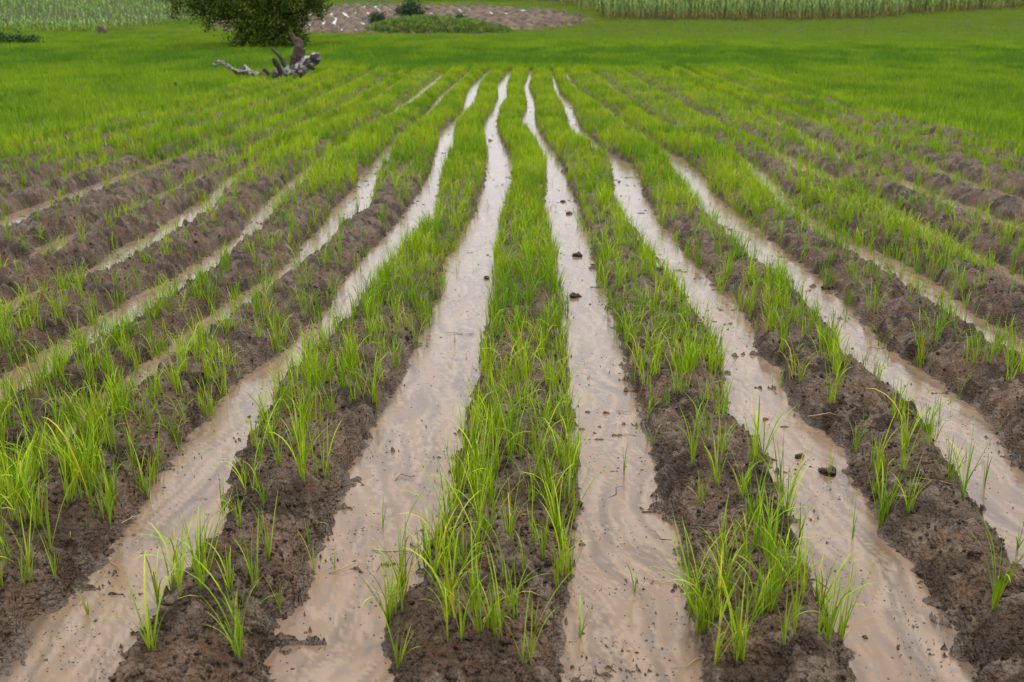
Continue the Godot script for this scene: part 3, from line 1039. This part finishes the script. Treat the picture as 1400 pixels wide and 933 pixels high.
	for r in 25:
		for c in 49:
			var x := -6.2 + 12.4 * c / 48.0
			var z := -4.2 + 8.4 * r / 24.0
			mv.append(Vector3(x, mound_height(x, z), z))
			mcol.append(Color(0.07, 0.09, 0.025))
	for r in 24:
		for c in 48:
			var a := r * 49 + c
			midx.append_array(PackedInt32Array([a, a + 1, a + 49, a + 1, a + 50, a + 49]))
	part("soil", mesh_of(mv, midx, mcol, smooth_normals(mv, midx)), soil, mound)
	var weeds := []
	for i in 2:
		v = PackedVector3Array()
		for k in 26:
			blade(v, Vector3(rng.randf_range(-0.25, 0.25), -0.02, rng.randf_range(-0.25, 0.25)), rng.randf() * TAU, rng.randf_range(0.15, 0.36), rng.randf_range(0.025, 0.05), rng.randf_range(0.1, 0.7), rng.randf_range(0.3, 1.4), 3, false)
		weeds.append(soup(v))
	for i in 1500:
		var x := rng.randf_range(-5.8, 5.8)
		var z := rng.randf_range(-3.8, 3.8)
		if mound_height(x, z) < 0.02:
			continue
		var s := rng.randf_range(0.7, 1.3)
		places[i % 2].append(Transform3D(Basis(Vector3.UP, rng.randf() * TAU).scaled(Vector3(s, s, s)), Vector3(x, mound_height(x, z), z)))
		tints[i % 2].append(Color(0.19, 0.26, 0.04).lerp(Color(0.1, 0.17, 0.035), rng.randf()))
	for i in 2:
		spread(mound, "weeds", weeds[i], crop, places[i], tints[i])
	for q in [[-8.2, 85.5, 1.15, 1.0, "small dark bush with a short trunk behind the weedy mound"], [-11.0, 85.5, 0.55, 0.45, "little round dark bush beside the short-trunked bush"], [-4.2, 85.0, 0.5, 0.35, "tiny weedy bush on the brown plot's near rim"]]:
		var bush := Node3D.new()
		bush.position = Vector3(q[0], level(q[1]) + 0.05, -q[1])
		add(bush, "bush", q[4], "bush", "bushes by the brown plot")
		v = PackedVector3Array()
		col = PackedColorArray()
		leaf_cloud(v, col, Vector3(0, q[3] * 1.05 + 0.1, 0), Vector3(q[2], q[3], q[2]), int(3000 * q[2]), 0.16, Color(0.02, 0.05, 0.018), Color(0.05, 0.1, 0.03), 0.3)
		part("foliage", soup(v, col), leaf, bush)
		v = PackedVector3Array()
		tube(v, [Vector3(0.2, -0.2, 0.2), Vector3(0.25, 0.5 * q[3], 0.5 * q[2]), Vector3(0.3, 1.6 * q[3], 0.5 * q[2])], [0.16 * q[2], 0.12 * q[2], 0.06 * q[2]], 7)
		part("trunk", soup(v), bark, bush)


func mound_height(x: float, z: float) -> float:
	var q := 1.0 - pow(x / 5.7, 2.0) - pow(z / 3.7, 2.0)
	if q <= 0.0:
		return q * 0.5
	return 1.0 * pow(q, 0.7) * (1.0 - 0.05 * x) + 0.1 * n_big.get_noise_2d(x * 0.4, z * 0.4) * q


func build_fallen_tree() -> void:
	# bleached wood with crisp charred patches
	var weathered := noise_picture(0.006, 4, 62, Color(0.035, 0.028, 0.024).linear_to_srgb(), Color(0.42, 0.385, 0.37).linear_to_srgb(), 512)
	weathered.color_ramp.set_offset(0, 0.54)
	weathered.color_ramp.set_offset(1, 0.61)
	var pale := StandardMaterial3D.new()
	pale.roughness = 0.9
	pale.uv1_triplanar = true
	pale.uv1_scale = Vector3(0.7, 1.1, 0.7)
	pale.albedo_texture = weathered
	pale.heightmap_enabled = true
	pale.heightmap_texture = mud.heightmap_texture
	pale.heightmap_scale = 4.0
	var brown: StandardMaterial3D = pale.duplicate()
	brown.albedo_texture = mud.albedo_texture
	brown.albedo_color = lin(0.1, 0.066, 0.048)
	var charred: StandardMaterial3D = brown.duplicate()
	charred.albedo_color = lin(0.035, 0.028, 0.024)
	var root := Node3D.new()
	root.position = Vector3(-8.6, level(37.8) + 0.03, -37.8)
	add(root, "fallen_tree", "weathered grey and charred fallen tree trunk lying in the rice", "fallen tree")
	var nz := noise(61, 3.2, 3)
	var k := 0.0037
	var list := [
		["trunk", [[640, 575, 0, 14], [700, 560, 20, 40], [790, 535, 30, 66], [900, 505, 20, 76], [1000, 470, 0, 76], [1090, 410, -20, 72], [1160, 365, -40, 62], [1215, 340, -60, 40]], 0.6],
		["branch", [[720, 555, 20, 40], [620, 525, 0, 34], [520, 510, -10, 38], [470, 465, -20, 40], [420, 505, -30, 32], [360, 480, -30, 24], [290, 425, -20, 22], [230, 395, 0, 24], [175, 425, 10, 20]], 0.45],
		["branch", [[960, 440, -20, 62], [985, 370, -40, 66], [1015, 290, -50, 62], [1005, 225, -60, 52], [965, 170, -60, 32], [940, 115, -60, 8]], 0.1],
		["branch", [[880, 450, 20, 24], [850, 370, 20, 20], [810, 315, 30, 17], [760, 262, 40, 11]], 0.08],
		["branch", [[850, 520, 60, 36], [825, 440, 70, 30], [790, 380, 80, 24], [775, 362, 80, 10]], 0.02],
		["knot", [[715, 540, 30, 20], [705, 500, 40, 22], [675, 468, 50, 20], [660, 462, 50, 8]], 0.1],
		["root", [[930, 520, 60, 50], [940, 560, 90, 36], [945, 590, 100, 14]], 0.02],
		["root", [[1030, 480, 20, 26], [1035, 520, 40, 18], [1025, 548, 40, 6]], 0.02],
		["root", [[1110, 430, 20, 28], [1150, 450, 30, 20], [1160, 472, 30, 8]], 0.03],
	]
	for q in list:
		var pts := []
		var rad := []
		for p in q[1]:
			pts.append(Vector3((p[0] - 800.0) * k, (575.0 - p[1]) * k, p[2] * k))
			rad.append(p[3] * k * 0.92)
		var f := fine_path(pts, rad, 7)
		var v := PackedVector3Array()
		tube(v, f[0], f[1], 14, 0.5, nz)
		part(q[0], soup(v), charred if q[2] < 0.05 else (brown if q[2] < 0.2 else pale), root)
	# a charred stake, an earthy stump and a few small woody things
	var wood := StandardMaterial3D.new()
	wood.albedo_color = lin(0.05, 0.036, 0.028)
	wood.roughness = 0.9
	var v := PackedVector3Array()
	var f := fine_path([Vector3(0, -0.1, 0), Vector3(0.01, 0.12, 0), Vector3(-0.02, 0.26, 0.01)], [0.07, 0.065, 0.045], 4)
	tube(v, f[0], f[1], 8, 0.4, nz)
	var stake := one("stake", soup(v), wood, "short dark wooden stake standing in the rice", "stake")
	stake.position = Vector3(-10.95, level(33.4) + 0.05, -33.4)
	v = PackedVector3Array()
	f = fine_path([Vector3(0, -0.1, 0), Vector3(0.02, 0.35, 0), Vector3(-0.1, 0.68, 0)], [0.36, 0.3, 0.16], 5)
	tube(v, f[0], f[1], 10, 0.5, nz)
	wood = wood.duplicate()
	wood.albedo_color = lin(0.085, 0.06, 0.045)
	var stump := one("stump", soup(v), wood, "brown earthy stump at the edge of the pale maize", "stump")
	stump.position = Vector3(-30.2, level(76.6), -76.6)


func build_small_things() -> void:
	# clods lying in the furrow water
	var shapes := []
	for i in 5:
		shapes.append(lump(70 + i, Vector3(0.05, 0.026, 0.038), 0.9))
	for q in [[0.50, 7.71, 1.0], [1.40, 4.02, 0.8], [1.33, 4.22, 0.45], [1.06, 5.96, 1.3], [1.13, 6.82, 0.9], [0.63, 9.4, 1.1], [-0.12, 5.6, 0.5], [2.61, 8.0, 0.9], [0.69, 11.9, 0.9], [0.66, 12.8, 0.7], [-0.9, 7.0, 0.6], [-0.22, 8.4, 0.6]]:
		var o := one("mud_clod", shapes[rng.randi() % 5], clod_mud, "dark wet mud clod sitting in a furrow's tan water", "clod", "mud clods in the furrow water")
		var y := maxf(ground(q[0], q[1]), level(q[1]))
		o.transform = Transform3D(Basis(Vector3.UP, rng.randf() * TAU).scaled(Vector3.ONE * q[2]), Vector3(q[0], y + 0.006, -q[1]))
	# straws and twigs
	var dry := StandardMaterial3D.new()
	dry.albedo_color = lin(0.36, 0.25, 0.11)
	dry.roughness = 0.7
	var darkwood := StandardMaterial3D.new()
	darkwood.albedo_color = lin(0.05, 0.04, 0.032)
	darkwood.roughness = 0.8
	for q in [[-1.5, 3.45, 0.2, 0.9, 0], [1.12, 5.15, 0.17, 0.25, 0], [-0.58, 3.1, 0.14, 0.5, 0], [2.51, 25.8, 0.62, 0.1, 1], [0.72, 3.16, 0.16, -0.4, 1], [0.98, 2.9, 0.14, -0.5, 1], [1.55, 4.6, 0.16, 0.1, 0]]:
		var v := PackedVector3Array()
		var l: float = q[2]
		var r: float = 0.0022 if q[4] == 0 else 0.004 * (1.0 if l < 0.5 else 5.0)
		tube(v, [Vector3(-l / 2, 0.0, 0), Vector3(-l / 6, 0.01, 0.01), Vector3(l / 5, 0.012, -0.005), Vector3(l / 2, 0.0, 0.012)], [r, r, r * 0.8, r * 0.4], 5)
		var o := one("straw" if q[4] == 0 else "twig", soup(v), dry if q[4] == 0 else darkwood, "dry yellow straw lying on the mud" if q[4] == 0 else ("long dark twig lying across a distant wet furrow" if l > 0.5 else "short dark twig lying on a mud ridge"), "straw" if q[4] == 0 else "twig", "straws on the mud" if q[4] == 0 else "twigs on the field")
		var y := maxf(maxf(ground(q[0], q[1]), level(q[1])), ground(q[0] + 0.06, q[1])) + 0.004
		o.transform = Transform3D(Basis(Vector3.UP, q[3]), Vector3(q[0], y, -q[1]))
	var stalks := []
	for i in 6:
		var v := PackedVector3Array()
		tube(v, [Vector3(-0.5, 0.0, 0), Vector3(-0.15, 0.05 * rng.randf(), 0.1 * rng.randfn()), Vector3(0.2, 0.06, 0.1 * rng.randfn()), Vector3(0.5, 0.0, 0)], [0.012, 0.013, 0.011, 0.004], 4)
		stalks.append(soup(v))
	for i in 60:
		var d := 2.4 + 4.2 * rng.randf()
		var x := rng.randf_range(-1, 1) * 0.5 * d
		var wet := shore_of(x, d).x < 0.0
		var o := one("straw", stalks[rng.randi() % 6], dry if rng.randf() < 0.55 else darkwood, "thin dead stalk afloat on the furrow water" if wet else "thin dead stalk lying on a mud ridge", "straw", "dead stalks lying about the field")
		var l := rng.randf_range(0.06, 0.17)
		var y := maxf(ground(x, d), level(d))
		o.transform = Transform3D(Basis(Vector3.UP, rng.randf() * TAU).scaled(Vector3(l, 0.13, 0.13)), Vector3(x, y + 0.003, -d))
	# crumbs of mud on the ridges and specks of litter on the water
	var crumbs := [[], []]
	var specks := []
	var tints := []
	for i in 40000:
		var d := 2.0 * exp(rng.randf() * log(6.5))
		var x := rng.randf_range(-1, 1) * (0.56 * d + 0.4)
		var s := shore_of(x, d)
		if s.x > 0.0:
			if rng.randf() < 0.5:
				var z := rng.randf_range(0.05, 0.2) * (1.0 if rng.randf() < 0.9 else 1.9)
				crumbs[i % 2].append(Transform3D(Basis(Vector3(rng.randfn(), rng.randfn(), rng.randfn()).normalized(), rng.randf() * TAU).scaled(Vector3.ONE * z), Vector3(x, ground(x, d) + 0.001, -d)))
		elif n_tone.get_noise_2d(x * 1.5, d * 0.8) + 0.4 * rng.randfn() > 0.1:
			var z := 0.018 + 0.05 * pow(rng.randf(), 2.5) + (0.09 * rng.randf() if rng.randf() < 0.04 else 0.0)
			var y := maxf(ground(x, d), level(d))
			specks.append(Transform3D(Basis(Vector3.UP, rng.randf() * TAU).scaled(Vector3(z, z * 0.7, z)), Vector3(x, y + 0.001, -d)))
	var root := Node3D.new()
	add(root, "mud_crumbs", "small crumbs of dark mud scattered over the ridges", "mud", "", "stuff")
	for i in 2:
		spread(root, "crumb", shapes[i], clod_mud, crumbs[i], [])
	var bits := Node3D.new()
	add(bits, "litter_specks", "dark specks of litter strewn over the tan water", "litter", "", "stuff")
	spread(bits, "speck", shapes[2], darkwood, specks, [])
	print("crumbs ", crumbs[0].size() * 2, " specks ", specks.size())


func _ready() -> void:
	rng.seed = 20240611
	# camera: 35 mm lens at eye height, tilted down
	var cam := Camera3D.new()
	var lens := CameraAttributesPhysical.new()
	lens.frustum_focal_length = 35.0
	lens.frustum_focus_distance = 4.6
	lens.exposure_aperture = 4.8
	lens.frustum_far = 1500.0
	cam.attributes = lens
	cam.fov = 37.85
	cam.near = 0.05
	cam.far = 1500.0
	cam.position = Vector3(0, EYE, 0)
	cam.rotation_degrees = Vector3(-17.78, 0, 0)
	cam.current = true
	add_child(cam)
	# overcast sky and a veiled sun
	var env := Environment.new()
	var sky := ProceduralSkyMaterial.new()
	sky.sky_top_color = Color(0.93, 0.94, 0.96)
	sky.sky_horizon_color = Color(0.84, 0.85, 0.88)
	sky.sky_curve = 0.2
	sky.ground_horizon_color = Color(0.4, 0.42, 0.35)
	sky.ground_bottom_color = Color(0.2, 0.2, 0.15)
	sky.sun_angle_max = 30.0
	env.background_mode = Environment.BG_SKY
	env.sky = Sky.new()
	env.sky.sky_material = sky
	env.tonemap_mode = Environment.TONE_MAPPER_LINEAR
	env.tonemap_exposure = 1.8
	env.sdfgi_enabled = true
	env.ssao_enabled = true
	env.ssil_enabled = true
	var around := WorldEnvironment.new()
	around.environment = env
	add_child(around)
	var sun := DirectionalLight3D.new()
	sun.light_energy = 0.45
	sun.light_angular_distance = 14.0
	sun.light_color = Color(1.0, 0.97, 0.92)
	sun.shadow_enabled = true
	sun.rotation_degrees = Vector3(-70, 150, 0)
	add_child(sun)

	make_noises()
	make_tables()
	make_materials()
	print("land ", Time.get_ticks_msec())
	build_land()
	build_field()
	print("field ", Time.get_ticks_msec())
	build_water()
	print("water ", Time.get_ticks_msec())
	build_brown_field()
	build_far_grass()
	print("grass ", Time.get_ticks_msec())
	build_corn()
	build_tree()
	build_fallen_tree()
	print("trees ", Time.get_ticks_msec())
	build_rice()
	print("rice ", Time.get_ticks_msec())
	build_small_things()
	print("done ", Time.get_ticks_msec())
